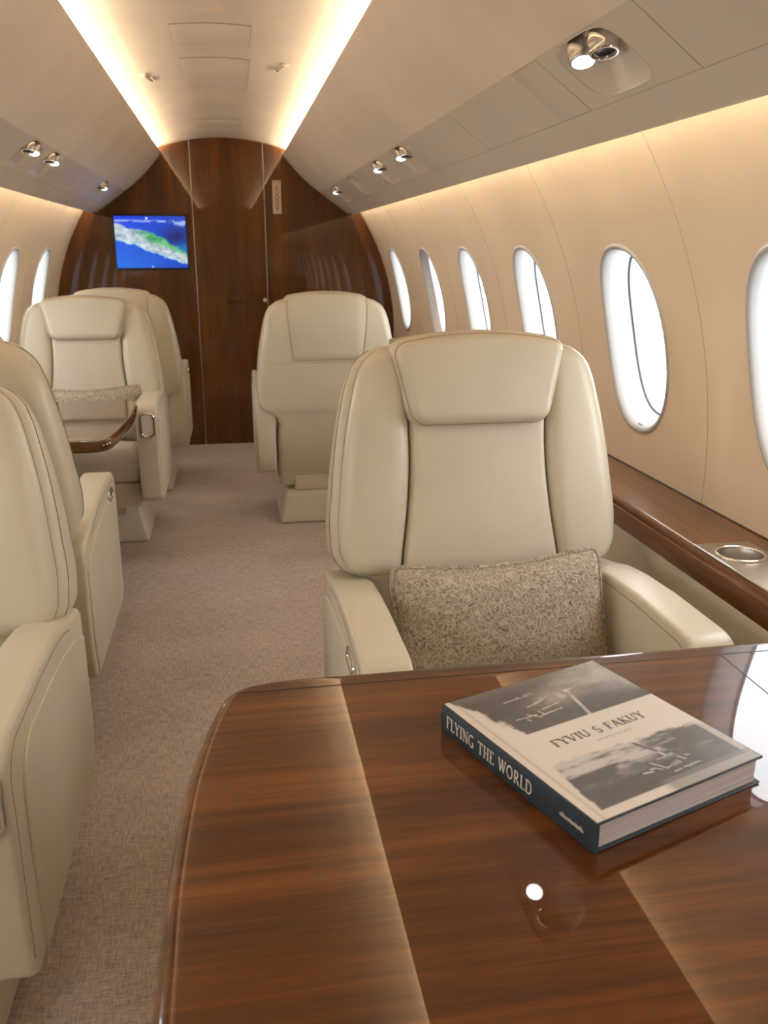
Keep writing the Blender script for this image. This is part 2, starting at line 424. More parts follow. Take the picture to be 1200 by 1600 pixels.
# side panels and service soffits
UP = [(.363, 1.790), (.381, 1.767), (.405, 1.738), (.44, 1.700), (.48, 1.6585), (.53, 1.6155), (.588, 1.572)]
UNITS = {1: [1.565, 3.24, 3.74, 4.48, 5.18], -1: [1.60, 3.28, 3.64, 5.04]}
SA, SB = Vector((.588, 0, 1.572)), Vector((.772, 0, 1.441))
SLEN = (SB - SA).length
def sofP(side, y, s):
    p = SA.lerp(SB, s / SLEN); return (side * p.x, y, p.z)
SN = Vector((-(SB - SA).z, 0, (SB - SA).x)).normalized()    # away from the cabin (outward, up)
if SN.z < 0: SN = -SN
def sofN(side): return Vector((side * SN.x, 0, SN.z))
HA, HB, HS = .120, .066, .070
tr_n = 0
for side in (1, -1):
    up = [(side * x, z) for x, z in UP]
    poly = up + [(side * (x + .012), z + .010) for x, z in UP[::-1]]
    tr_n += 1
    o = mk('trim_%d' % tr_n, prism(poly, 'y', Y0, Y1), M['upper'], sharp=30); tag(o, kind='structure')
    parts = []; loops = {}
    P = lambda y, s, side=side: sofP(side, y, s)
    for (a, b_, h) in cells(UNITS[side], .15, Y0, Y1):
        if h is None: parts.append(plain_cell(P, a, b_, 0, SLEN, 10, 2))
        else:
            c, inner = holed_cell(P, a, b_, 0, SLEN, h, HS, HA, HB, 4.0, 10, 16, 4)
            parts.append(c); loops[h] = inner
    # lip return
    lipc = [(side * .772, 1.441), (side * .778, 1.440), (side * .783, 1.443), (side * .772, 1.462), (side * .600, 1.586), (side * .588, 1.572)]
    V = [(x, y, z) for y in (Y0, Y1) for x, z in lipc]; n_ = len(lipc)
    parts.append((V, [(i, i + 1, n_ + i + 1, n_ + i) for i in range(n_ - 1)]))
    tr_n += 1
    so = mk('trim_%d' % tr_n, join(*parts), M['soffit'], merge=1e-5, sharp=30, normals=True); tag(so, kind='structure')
    # soffit joint lines
    J = lambda y, s, side=side: tuple(Vector(sofP(side, y, s)) - sofN(side) * .0002)
    mk('panel_joint', tube([J(y, .150) for y in np.linspace(Y0, Y1, 20)], .0007, n=6), M['piping'], so)
    for yj in ((1.335, 2.45, 4.05, 4.85) if side == 1 else (2.45, 4.3)):
        mk('panel_joint', tube([J(yj, s) for s in np.linspace(.0, .15, 6)], .0007, n=6), M['piping'], so)
    # unseen closing panel behind the coves, added to shut out sky light
    tr_n += 1
    poly = [(side * .462, ceilz(.462) + .004), (side * .735, 1.600), (side * .745, 1.612), (side * .470, ceilz(.462) + .02)]
    o = mk('trim_%d' % tr_n, prism(poly, 'y', Y0, Y1), M['ceiling'], smooth=False); tag(o, kind='structure')

    # overhead service units in the soffit
    for iu, h in enumerate(UNITS[side]):
        inner = loops[h]; L = len(inner)
        org = Vector(sofP(side, h, HS))
        near = side == 1 and iu == 0
        labels = {(1, 0): 'overhead unit with lit chrome reading light nearest the camera, above the near seat',
                  (1, 1): 'overhead lamp and air vent unit nearest us in the far right row',
                  (1, 2): 'overhead lamp unit second from the near end of the far right row',
                  (1, 3): 'unlit overhead unit between two lit ones in the right soffit',
                  (1, 4): 'overhead lamp unit in the right soffit nearest the wooden bulkhead',
                  (-1, 0): 'overhead unit in the left soffit beside the camera',
                  (-1, 1): 'overhead lamp unit of the left soffit farthest from the bulkhead',
                  (-1, 2): 'middle overhead lamp unit of the left soffit',
                  (-1, 3): 'overhead lamp unit in the left soffit nearest the bulkhead'}
        if (side, iu) == (-1, 0):
            # outside the frame: a blank cover only
            V = [tuple(Vector(sofP(side, y, s))) for y, s in inner]
            q = mk('blank_cover', (V, [tuple(range(L))]), M['soffit'], so, smooth=False); continue
        un = thing('overhead_service_unit', labels[(side, iu)], 'reading light', org, 0, 'overhead service units')
        off = Matrix.Translation(-org)
        # scooped recess: deep at the lamp end, running out flat at the window end
        V, F = [], []
        K = 8
        for k in range(K + 1):
            t = 1 - .86 * (k / K) ** 1.0
            for (y, s) in inner:
                yy, ss = h + (y - h) * t, HS - .012 * (1 - t) + (s - HS) * t
                fall = min(1, max(0, (HS + HB - ss) / (2 * HB)))
                d = .034 * (1 - (1 - min(1, k / (K * .35))) ** 2) * (.18 + .82 * fall ** 1.2)
                V.append(tuple(Vector(sofP(side, yy, ss)) + sofN(side) * d))
        for k in range(K):
            for i in range(L):
                j = (i + 1) % L; F.append((k * L + i, k * L + j, (k + 1) * L + j, (k + 1) * L + i))
        F.append(tuple(K * L + i for i in range(L)))
        mk('recess', xf((V, F), off), M['recess'], un, sharp=70)
        mk('recess_rim', xf(tube([tuple(Vector(sofP(side, y, s)) - sofN(side) * .0003) for y, s in inner], .0011, True, 6), off), M['soffit'], un)
        lit = (side, iu) != (1, 3)
        dz = Vector((-side * .04, -.42, -1)).normalized()
        def pod(name, y, s, axis, sink, lens_mat, rad=.0235, hgt=.030, mat='steel'):
            z = axis.normalized(); x = Vector((0, 1, 0)).cross(z).normalized(); yv = z.cross(x)
            R = Matrix((x, yv, z)).transposed().to_4x4()
            p = Vector(sofP(side, y, s)) + sofN(side) * sink - org
            T = Matrix.Translation(p) @ R
            body = lathe([(rad * .90, -.004), (rad * .97, -.002), (rad, .002), (rad, hgt * .62), (rad * .93, hgt * .70), (rad * .93, hgt * .95), (rad * .88, hgt), (rad * .76, hgt), (rad * .72, hgt * .82)], 36, True, False)
            q = mk(name, xf(body, T), M[mat], un, sharp=35)
            mk('lens' if lens_mat != 'black' else 'vane', xf(lathe([(rad * .715, hgt * .84), (rad * .5, hgt * .80), (.001, hgt * .79)], 36, False, True), T), M[lens_mat], q)
            return T
        if lit:
            big = 1.0 if near else .86
            T = pod('lamp', h + .036, .030, dz, .016, 'lamp' if near else 'lamp_dim', .0255 * big, .034)
            pod('air_nozzle', h - .052, .032, Vector((0, -.28, -1)), .016, 'black', .0265 * big, .034, 'chrome')
            L_ = bpy.data.lights.new('reading_spot', 'SPOT'); L_.energy = 3.0 if near else 1.2; L_.spot_size = math.radians(70); L_.spot_blend = .6
            L_.shadow_soft_size = .012; L_.color = (1, .93, .85)
            lo = bpy.data.objects.new('reading_spot', L_); COL.objects.link(lo); lo.parent = un
            lo.matrix_local = T @ Matrix.Translation((0, 0, .034)) @ Matrix.Rotation(PI, 4, 'X')
        else:
            mk('blank_plug', xf(box(-.012, .012, -.035, .035, -.004, .010), Matrix.Translation(Vector(sofP(side, h, .03)) + sofN(side) * .012 - org)), M['recess'], un, bevel=.004)

# access panels in the right soffit and hatches in the vault
def sof_panel(y0, y1, s0, s1, label):
    org = Vector(sofP(1, (y0 + y1) / 2, (s0 + s1) / 2)); off = Matrix.Translation(-org)
    t = thing('access_panel', label, 'panel', org)
    q = [(y0, s0), (y1, s0), (y1, s1), (y0, s1)]
    V = [tuple(Vector(sofP(1, y, s)) - sofN(1) * d) for d in (-.002, .0012) for y, s in q]
    F = [(0, 1, 2, 3), (4, 5, 6, 7)] + [(i, (i + 1) % 4, 4 + (i + 1) % 4, 4 + i) for i in range(4)]
    mk('cover', xf((V, F), off), M['soffit'], t, bevel=.0008, seg=2)
    mk('joint', xf(tube([tuple(Vector(sofP(1, y, s)) - sofN(1) * .0002) for y, s in q], .0007, True, 6), off), M['piping'], t)
sof_panel(1.755, 1.905, .004, .147, 'flat cover plate in the soffit just beyond the nearest reading light')
def hatch(y0, y1, x0, x1, label, name='ceiling_hatch'):
    org = Vector(((x0 + x1) / 2, (y0 + y1) / 2, ceilz((x0 + x1) / 2))); off = Matrix.Translation(-org)
    t = thing(name, label, 'hatch', org)
    nx = 14
    X = np.linspace(x0, x1, nx)
    poly = [(x, ceilz(x) - .003) for x in X] + [(x, ceilz(x) + .002) for x in X[::-1]]
    mk('cover', xf(prism(poly, 'y', y0, y1), off), M['ceiling'], t, sharp=40, bevel=.0012, seg=2)
    edge = [(x, y0, ceilz(x) - .0012) for x in X] + [(x, y1, ceilz(x) - .0012) for x in X[::-1]]
    mk('joint', xf(tube(edge, .0013, True, 6), off), M['piping'], t)
hatch(2.98, 3.27, -.138, .104, 'ceiling hatch nearest the camera, alone in the vault')
hatch(3.47, 4.10, -.132, .110, 'long ceiling hatch second from the camera along the vault')
hatch(5.00, 5.28, -.136, .107, 'small ceiling hatch closest to the wooden bulkhead')
t = thing('ceiling_sensor', 'small low dome on the ceiling in front of the first hatch', 'sensor', (-.02, 2.83, ceilz(.02)))
mk('dome', xf(lathe([(.05, .002), (.048, -.004), (.035, -.009), (.001, -.011)], 28, False, True), Matrix.Diagonal((1, .55, 1, 1))), M['ceiling'], t)
def hook(x, y, label, k):
    z = ceilz(x); t = thing('ceiling_latch', label, 'latch', (x, y, z))
    mk('button', lathe([(.018, .006), (.017, -.001), (.012, -.003), (.001, -.0035)], 20, False, True), M['ceiling'], t)
    pts = [(px, py, ceilz(x + px) - z - .001) for px, py in ((.004 * k, .02), (.010 * k, .07), (.016 * k, .13), (.026 * k, .15), (.034 * k, .13), (.028 * k, .07))]
    mk('loop', tube(pts, .0035, False, 8), M['ceiling'], t)
hook(-.278, 3.66, 'cream latch on the vault by the left light strip', 1)
hook(.236, 3.44, 'cream latch on the vault by the right light strip', -1)

# back of the cabin (behind the camera)
o = mk('wall_back', box(-1.1, 1.1, Y0 - .03, Y0, -.03, 1.95), M['wall'], smooth=False); tag(o, kind='structure')

# forward bulkhead: two fixed panels and a sliding door between them
DX0, DX1 = -.196, .240
for nm, x0, x1 in (('wall_front_left', -1.12, DX0 - .003), ('wall_front_right', DX1 + .003, 1.12)):
    o = mk(nm, box(x0, x1, Y1, Y1 + .03, -.03, 1.95), M['wood_bulk'], bevel=.0022, seg=3, smooth=False); tag(o, kind='structure')
dr = mk('door_1', box(DX0, DX1, Y1, Y1 + .028, 0.0, 1.95), M['wood_bulk'], bevel=.0022, seg=3, smooth=False); tag(dr, kind='structure')
mk('door_handle', join(xf(lathe([(.011, 0), (.011, -.01), (.007, -.014), (.007, -.03), (.013, -.034), (.013, -.044), (.001, -.046)], 20), Matrix.Translation((.222, Y1, .925)) @ Matrix.Rotation(-PI / 2, 4, 'X'))), M['steel'], dr)
for x in (DX0 - .0015, DX1 + .0015):
    mk('door_edge_trim', box(x - .0018, x + .0018, Y1 - .0015, Y1 + .02, 0, 1.92), M['steel'], dr, smooth=False)
o = mk('wall_front_core', box(-1.12, 1.12, Y1 + .031, Y1 + .05, -.03, 1.95), M['black'], smooth=False); tag(o, kind='structure')
# ------------------------------------------------------------------ side ledges
LZ = .660
def ledge_profile(side, xi):
    xo = 1.056
    return [(side * xo, LZ), (side * (xi + .012), LZ)] + [(side * (xi + .012 - .012 * math.sin(a)), LZ - .012 + .012 * math.cos(a)) for a in np.linspace(.2, PI / 2, 6)] + \
           [(side * xi, .598), (side * (xi + .006), .590), (side * (xo - .007), .590)]
CUP = (.950, 1.462); CUPR = .045
lg = thing('side_ledge', 'glossy brown wooden ledge under the right windows with inset cup holder', 'ledge', (.97, 2.0, .590))
off = Matrix.Translation((-.97, -2.0, -.590))
pr = ledge_profile(1, .888)
PT = lambda y, s: (1.056 - s, y, LZ)
topw = 1.056 - .900
ca, cb = CUP[1] - .09, CUP[1] + .09
top = []
c, cup_loop = holed_cell(PT, ca, cb, 0, topw, CUP[1], 1.056 - CUP[0], CUPR, CUPR, 2.0, 12, 14, 4)
top = [c, plain_cell(PT, Y0, ca, 0, topw, 12, 4), plain_cell(PT, cb, Y1, 0, topw, 12, 8)]
n_ = len(pr) - 1
V = [(x, y, z) for y in (Y0, Y1) for x, z in pr[1:]]
mk('top', xf(join((V, [(i, i + 1, n_ + i + 1, n_ + i) for i in range(n_ - 1)]), *top), off), M['wood_ledge'], lg, merge=1e-5, sharp=40)
mk('rear_joint', xf(tube([(1.0565, Y0, LZ + .000), (1.0565, Y1, LZ + .000)], .003, n=6), off), M['seam_dark'], lg)
mk('edge_bead', xf(tube([(.8875, Y0, .640), (.8875, Y1, .640)], .0022, n=8), off), M['wood_ledge'], lg)
lf = thing('side_ledge', 'wooden ledge under the left windows behind the left seats', 'ledge', (-1.0, 2.0, .590))
pr = ledge_profile(-1, 1.016)
mk('top', xf(prism(pr, 'y', Y0, Y1), Matrix.Translation((1.0, -2.0, -.590))), M['wood_ledge'], lf, sharp=40)

ch = thing('cup_holder', 'round chrome cup holder sunk in brushed plate on the right ledge', 'cup holder', (CUP[0], CUP[1], LZ - .06))
PP = lambda y, s: (s, y, 0)
c, inn = holed_cell(PP, CUP[1] - .50, CUP[1] + .075, .894, 1.012, CUP[1], CUP[0], CUPR, CUPR, 2.0, 10, 20, 3)
V, F = c; nV = len(V)
off = Matrix.Translation((-CUP[0], -CUP[1], -LZ + .06))
M['bronze'] = plain('brushed_bronze', (.42, .36, .29), .34, 1)
mk('plate', xf(([(x, y, LZ + .0015) for x, y, z in V], F), off), M['bronze'], ch, smooth=False)
mk('plate_edge', xf(tube([(.894, CUP[1] + .075, LZ + .0008), (.894, CUP[1] - .5, LZ + .0008)], .0022, n=8), off), M['chrome'], ch)
mk('ring', xf(tube([(CUP[0] + CUPR * math.cos(a), CUP[1] + CUPR * math.sin(a), LZ + .003) for a in np.linspace(0, 2 * PI, 48, endpoint=False)], .0032, True, 10), off), M['chrome'], ch)
mk('well', lathe([(CUPR - .001, .061), (CUPR - .003, .050), (CUPR - .005, .004), (CUPR - .010, .001), (.001, .0005)], 48, False, True), M['steel'], ch, normals=False)

# ------------------------------------------------------------------ seats
ys_ = interp([(.16, .105), (.30, .115), (.42, .130), (.55, .155), (.70, .187), (.85, .218), (.98, .243), (1.10, .264)])
TAU = math.radians(11.5)
def BP(x, z, n): return (x, ys_(z) - n * math.cos(TAU), z + n * math.sin(TAU))
W_ = interp([(.20, .226), (.45, .228), (.545, .232), (.565, .250), (.582, .288), (.605, .306), (.65, .313), (.75, .306), (.85, .293), (.92, .279), (.97, .266), (1.0, .252), (1.018, .233), (1.035, .195), (1.045, .14)])
T_ = interp([(.20, .07), (.35, .125), (.55, .145), (.70, .135), (.85, .115), (.95, .095), (1.03, .060), (1.06, .035)])
SM = interp([(.40, .182), (.50, .176), (.60, .168), (.70, .154), (.80, .146), (.90, .147), (1.06, .150)])
def h_edge(d, r):
    t = min(1, max(0, d) / r); return math.sqrt(max(0, 1 - (1 - t) ** 2))
def cushion(xl, xr, z0, z1, thick, back, re, rc=(0, 0, 0, 0), arch=0, bulge=.0, nu=25, nv=41, n0=0.0, rz=None):
    """upholstered pad on the seat back: rounded edge radius re, corner radii rc=(bl,br,tl,tr)"""
    rz = rz or re
    us = [-math.cos(PI * i / (nu - 1)) for i in range(nu)]
    vs = [(1 - math.cos(PI * j / (nv - 1))) / 2 for j in range(nv)]
    G = []; Gb = []
    for v in vs:
        z = z0 + (z1 - z0) * v
        a, b = xl(z), xr(z); wfull = b - a
        for (r, d, sd) in ((rc[0], z - z0, 0), (rc[1], z - z0, 1), (rc[2], z1 - z, 0), (rc[3], z1 - z, 1)):
            if r and d < r:
                ins = r - math.sqrt(max(0, r * r - (r - d) ** 2))
                if sd: b -= ins
                else: a += ins
        for u in us:
            x = (a + b) / 2 + u * (b - a) / 2
            xm = (xl(z1) + xr(z1)) / 2; hw = (xr(z1) - xl(z1)) / 2
            zz = z + arch * (1 - ((x - xm) / hw) ** 2) * v
            d_u = min(x - a, b - x); d_v = min(z - z0, z1 - z)
            hh = h_edge(d_u, re) * h_edge(d_v, rz)
            n = n0 + thick * hh + bulge * (1 - u * u) * (1 - (2 * v - 1) ** 2)
            G.append(BP(x, zz, n)); Gb.append(BP(x, zz, back))
    V = G + Gb; N = nu * nv; F = []
    for j in range(nv - 1):
        for i in range(nu - 1):
            q = (j * nu + i, j * nu + i + 1, (j + 1) * nu + i + 1, (j + 1) * nu + i)
            F.append(q); F.append(tuple(N + k for k in reversed(q)))
    per = list(range(nu)) + [j * nu + nu - 1 for j in range(1, nv)] + [(nv - 1) * nu + i for i in range(nu - 2, -1, -1)] + [j * nu for j in range(nv - 2, 0, -1)]
    for k in range(len(per)):
        a, b = per[k], per[(k + 1) % len(per)]; F.append((a, N + a, N + b, b))
    return V, F

def arm_poly():
    p = [(-.300, .200)] + [(-.322, .215), (-.330, .30), (-.334, .42), (-.334, .53)]
    p += arc2(-.272, .538, .062, PI, PI / 2, 8)[1:]
    p += [(-.10, .600), (.02, .594), (.10, .584), (.16, .568), (.24, .552)] + arc2(.250, .518, .035, PI / 2 - .2, 0, 4)[0:]
    p += [(.285, .30), (.272, .215)] + arc2(.250, .222, .02, 0, -PI / 2, 3)[1:]
    return p
def arm_inset():
    p = [(-.255, .205), (-.262, .30), (-.268, .42)]
    p += arc2(-.188, .470, .080, PI - .1, PI / 2, 8)
    p += [(-.06, .548), (.06, .540), (.20, .515), (.268, .490), (.268, .30), (.248, .212)]
    return p

def build_seat():
    root = thing('cabin_seat', '-', 'seat', (0, 0, 0), 0, 'cream leather cabin seats')
    Lm = M['leather']
    # floor pedestal
    ba = thing('x', None, None); bpy.data.objects.remove(ba)
    def frustum(hx0, hx1, y0, y1, dy0, dy1, z0, z1):
        v = [(-hx0, y0, z0), (hx0, y0, z0), (hx0, y1, z0), (-hx0, y1, z0), (-hx1, y0 + dy0, z1), (hx1, y0 + dy0, z1), (hx1, y1 - dy1, z1), (-hx1, y1 - dy1, z1)]
        return v, [(3, 2, 1, 0), (4, 5, 6, 7), (0, 1, 5, 4), (1, 2, 6, 5), (2, 3, 7, 6), (3, 0, 4, 7)]
    mk('pedestal', join(frustum(.228, .192, -.23, .23, .035, .035, 0, .155)), M['leather_side'], root, bevel=.014, seg=4)
    mk('slide_block', box(-.155, .155, -.19, .20, .150, .275), M['leather_side'], root, bevel=.01)
    # pan and cushion
    mk('seat_pan', box(-.231, .231, -.262, .19, .215, .325), M['leather_side'], root, bevel=.016, seg=4)
    def cush():
        nu, nv = 25, 31; V = []; 
        us = [-math.cos(PI * i / (nu - 1)) for i in range(nu)]; vs = [(1 - math.cos(PI * j / (nv - 1))) / 2 for j in range(nv)]
        for top in (1, 0):
            for v in vs:
                for u in us:
                    x = u * .233; y = -.295 + .46 * v
                    dx = .233 - abs(x); dy = min(y + .295, .165 - y)
                    e = h_edge(dx, .03) * h_edge(dy, .05)
                    z = .415 + (.075 - .085 * v) * e + .014 * (1 - u * u) * (1 - (2 * v - 1) ** 2) if top else .415 - .085 * h_edge(dx, .012) * h_edge(dy, .02)
                    V.append((x, y, z))
        N = nu * nv; F = []
        for j in range(nv - 1):
            for i in range(nu - 1):
                q = (j * nu + i, j * nu + i + 1, (j + 1) * nu + i + 1, (j + 1) * nu + i)
                F.append(q); F.append(tuple(N + k for k in reversed(q)))
        return V, F
    mk('seat_cushion', cush(), Lm, root, merge=1e-5, sharp=60)
    # back shell
    zs = list(np.linspace(.20, .54, 14)) + list(np.linspace(.55, .64, 16)) + list(np.linspace(.66, .94, 16)) + list(np.linspace(.95, 1.05, 20))
    V, F = [], []
    nper = None
    for z in zs:
        wv, tv = W_(z), T_(z)
        r = min(.034, wv * .6, tv * .48); f0 = .004
        loop = []
        for (cx, cy, a0) in ((wv - r, -tv + r, -PI / 2), (wv - r, f0 - r * .5, 0), (-wv + r, f0 - r * .5, PI / 2), (-wv + r, -tv + r, PI)):
            for k in range(6):
                a = a0 + (PI / 2) * k / 5
                rr = r if cy < -.03 and cy < f0 - r else r
                loop.append((cx + rr * math.cos(a), cy + (rr if cy == -tv + r else r * .5) * math.sin(a)))
        nper = len(loop)
        V += [BP(x, z, n) for x, n in loop]
    for k in range(len(zs) - 1):
        for i in range(nper):
            j = (i + 1) % nper; F.append((k * nper + i, k * nper + j, (k + 1) * nper + j, (k + 1) * nper + i))
    F.append(tuple(range(nper))); F.append(tuple((len(zs) - 1) * nper + i for i in range(nper)))
    sh = mk('back_shell', (V, F), Lm, root, sharp=60)
    for sx in (-1, 1):
        pts = [BP(sx * (W_(z) + .0004), z, -.016) for z in np.linspace(.575, 1.035, 44)]
        mk('stitching', tube(pts, .0011, n=6), M['seam'], sh)
        pts = [BP(sx * (W_(z) - .001), z, -T_(z) * .62) for z in np.linspace(.60, 1.0, 40)]
        mk('stitching', tube(pts, .0009, n=6), M['seam'], sh)
    # rear cover of the headrest
    hwr = interp([(.80, .150), (.86, .158), (.95, .168), (1.02, .172), (1.06, .170)])
    def rear():
        nu, nv = 15, 19; V = []
        for j in range(nv):
            z = .805 + (1.052 - .805) * j / (nv - 1)
            for i in range(nu):
                u = -1 + 2 * i / (nu - 1); x = u * hwr(z)
                zz = z + .014 * (1 - u * u) * (j / (nv - 1)) + .0 
                e = h_edge(min(hwr(z) - abs(x), z - .805), .02)
                V.append(BP(x, zz, -T_(z) - .001 - .007 * e - (.02 * max(0, (z - 1.0) / .05)) * 0))
        F = [(j * nu + i, j * nu + i + 1, (j + 1) * nu + i + 1, (j + 1) * nu + i) for j in range(nv - 1) for i in range(nu - 1)]
        # back wall so that it is a closed pad
        N = len(V); V2 = [BP(p[0], 0, 0) for p in V]
        V2 = []
        for j in range(nv):
            z = .805 + (1.052 - .805) * j / (nv - 1)
            for i in range(nu):
                u = -1 + 2 * i / (nu - 1); V2.append(BP(u * hwr(z), z + .014 * (1 - u * u) * (j / (nv - 1)), -T_(z) + .012))
        F2 = [tuple(N + k for k in reversed(q)) for q in F]
        per = list(range(nu)) + [j * nu + nu - 1 for j in range(1, nv)] + [(nv - 1) * nu + i for i in range(nu - 2, -1, -1)] + [j * nu for j in range(nv - 2, 0, -1)]
        F3 = [(per[k], N + per[k], N + per[(k + 1) % len(per)], per[(k + 1) % len(per)]) for k in range(len(per))]
        return V + V2, F + F2 + F3
    rc_ = mk('headrest_cover', rear(), Lm, root, sharp=50)
    edge = [BP(hwr(z) + .001, z, -T_(z) - .0015) for z in np.linspace(1.04, .812, 24)] + [BP(x, .803, -T_(.803) - .0015) for x in np.linspace(.148, -.148, 20)] + [BP(-hwr(z) - .001, z, -T_(z) - .0015) for z in np.linspace(.812, 1.04, 24)]
    mk('piping', tube(edge, .0016, False, 6), M['piping'], rc_)
    # seam across the back below the cover
    mk('stitching', tube([BP(x, .792, -T_(.792) - .0006) for x in np.linspace(-.26, .26, 30)], .0009, False, 6), M['piping'], sh)
    # front pads
    for sx in (-1, 1):
        if sx > 0: xl, xr = (lambda z: SM(z) + .0008), (lambda z: W_(z) - .016)
        else: xl, xr = (lambda z: -W_(z) + .016), (lambda z: -SM(z) - .0008)
        bo = mk('side_bolster', cushion(xl, xr, .572, 1.026, .028, -.01, .030, n0=.014, bulge=.006, nu=19, nv=45), Lm, root, sharp=60)
        mk('piping', tube([BP(sx * (W_(z) - .0165), z, .002) for z in np.linspace(.60, 1.022, 44)], .0013, n=6), M['seam'], bo)
    mk('back_cushion', cushion(lambda z: -SM(z) + .0008, lambda z: SM(z) - .0008, .42, .905, .022, -.01, .012, n0=.014, bulge=.010, nu=31, nv=31), Lm, root, sharp=60)
    # headrest
    HW = interp([(.862, .150), (.90, .158), (.95, .170), (1.0, .183), (1.03, .190), (1.06, .191)])
    HZ0, HZ1, HAR = .868, 1.040, .022
    hr = mk('headrest', cushion(lambda z: -HW(z), lambda z: HW(z), HZ0, HZ1, .030, -.055, .016, (.036, .036, .036, .036), HAR, 0, 37, 33, n0=.022), Lm, root, sharp=60)
    ins = .009
    PW = lambda z: HW(z) - ins
    pz0, pz1, pr_ = HZ0 + ins * .5, HZ1 - ins, .030
    hp = mk('headrest_pad', cushion(lambda z: -PW(z), lambda z: PW(z), pz0, pz1, .022, .02, .018, (pr_,) * 4, HAR * .93, .004, 41, 35, n0=.049), Lm, hr, sharp=60)
    half = []
    for k in range(9):
        a = -PI / 2 + PI / 2 * k / 8; half.append((PW(pz0 + pr_ * (1 + math.sin(a))) - pr_ + pr_ * math.cos(a), pz0 + pr_ + pr_ * math.sin(a)))
    for z in np.linspace(pz0 + pr_ + .012, pz1 - pr_ - .012, 9): half.append((PW(z), z))
    for k in range(9):
        a = PI / 2 * k / 8; half.append((PW(pz1 - pr_ * (1 - math.sin(a))) - pr_ + pr_ * math.cos(a), pz1 - pr_ + pr_ * math.sin(a)))
    xb, xt = half[0][0], half[-1][0]
    outline = half + [(x, pz1) for x in np.linspace(xt, -xt, 20)[1:-1]] + [(-x, z) for x, z in half[::-1]] + [(x, pz0) for x in np.linspace(-xb, xb, 14)[1:-1]]
    pts = []
    for x, z in outline:
        v = (z - pz0) / (pz1 - pz0); hw_ = PW(pz1)
        pts.append(BP(x, z + HAR * .93 * (1 - (x / hw_) ** 2) * v, .0525))
    mk('piping', tube(pts, .0017, True, 6), M['piping'], hr)
    # armrests
    for sx in (-1, 1):
        a, b = (.236, .320) if sx > 0 else (-.320, -.236)
        ar = mk('armrest', prism(arm_poly(), 'x', a, b), Lm, root, bevel=.019, seg=5, sharp=50, bev_ang=50)
        xo = sx * .3205
        mk('side_panel', prism(arm_inset(), 'x', min(xo - sx * .004, xo + sx * .004), max(xo - sx * .004, xo + sx * .004)), M['leather_side'], ar, bevel=.0035, seg=3, sharp=50, bev_ang=50)
        # seams along the top edges
        for xx in (sx * .3195, sx * .2365):
            zoff = .0
            pts = [(xx, -.3325, z) for z in np.linspace(.24, .50, 12)]
            ap = arc2(-.244, .512, .0885, PI, PI / 2, 8)
            pts = [(xx, y + .019 * 0, z - .017) for (y, z) in [(-.316, .26), (-.317, .40), (-.316, .52)] + arc2(-.262, .540, .056, PI, PI / 2, 8) + [(-.10, .600 - .003), (.02, .592), (.10, .583), (.16, .566)]]
            mk('stitching', tube(pts, .0011, n=6), M['seam'], ar)
        # latch: bright frame round a recessed cup
        def rr(w_, h_, r, n=5):
            q = []
            for cx, cz, a0 in ((w_ - r, h_ - r, 0), (-w_ + r, h_ - r, PI / 2), (-w_ + r, -h_ + r, PI), (w_ - r, -h_ + r, 3 * PI / 2)):
                q += [(cx + r * math.cos(a0 + PI / 2 * k / n), cz + r * math.sin(a0 + PI / 2 * k / n)) for k in range(n + 1)]
            return q
        fr = rr(.021, .042, .016)
        if sx > 0:   # on the front face
            pt = lambda u, v, d: (sx * .282 + u * 1.12, -.3345 - d, .514 + v)
        else:        # on the outer side, near the front
            pt = lambda u, v, d: (sx * .3205 - d * 1.3, -.195 + v * 1.5, .553 + u)
        sf = .62 if sx < 0 else 1.08
        la = mk('latch', tube([pt(u * sf, v * sf, .002) for u, v in fr], .0048 * sf ** .5, True, 8), M['chrome'], ar)
        n_ = len(fr)
        V = [pt(u * sf, v * sf, .0012) for u, v in fr] + [pt(u * .7 * sf, v * .8 * sf, -.0005 + .0015) for u, v in fr]
        mk('latch_plate', (V, [(i, (i + 1) % n_, n_ + (i + 1) % n_, n_ + i) for i in range(n_)] + [tuple(n_ + i for i in range(n_))]), M['plate' if sx > 0 else 'seam_dark'], ar)
    return root

seat = build_seat()
SEATS = [  # x, y, rz, pedestal shift, arm raise, back height shift, label
    (.497, 1.545, 0, 0.0, 0, .003, 'cream leather seat facing us behind the big table, patterned cushion on it'),
    (.412, 4.17, PI, 0.0, .055, -.010, 'cream seat on the right seen from behind, standing before the bulkhead'),
    (-.622, 3.835, 0, .17, .055, -.024, 'cream seat facing us on the left, behind the small wooden table'),
    (-.570, 4.86, PI, 0.0, .035, -.016, 'cream seat on the left closest to the bulkhead, mostly hidden behind another'),
    (-.643, 1.45, 0, -.12, 0, -.038, 'cream seat nearest the camera at the left edge, cut off by the frame'),
    (-.688, 2.335, PI, -.20, 0, 0, 'cream seat on the left back to back with the nearest one, facing the small table'),
]
for i, (x, y, rz, dy, az, bz, lab) in enumerate(SEATS):
    o = seat if i == 0 else copy_tree(seat)
    o.location = (x, y, 0); o.rotation_euler = (0, 0, rz); o['label'] = lab
    for c in o.children:
        n0 = c.name.split('.')[0]
        if n0 == 'pedestal': c.location.y = dy
        if n0 == 'slide_block': c.location.y = dy * .3
        if n0 == 'armrest': c.location = (0, -.03 if i == 4 else 0, az)
        if n0 in ('back_shell', 'side_bolster', 'back_cushion', 'headrest', 'headrest_cover'): c.location.z = bz
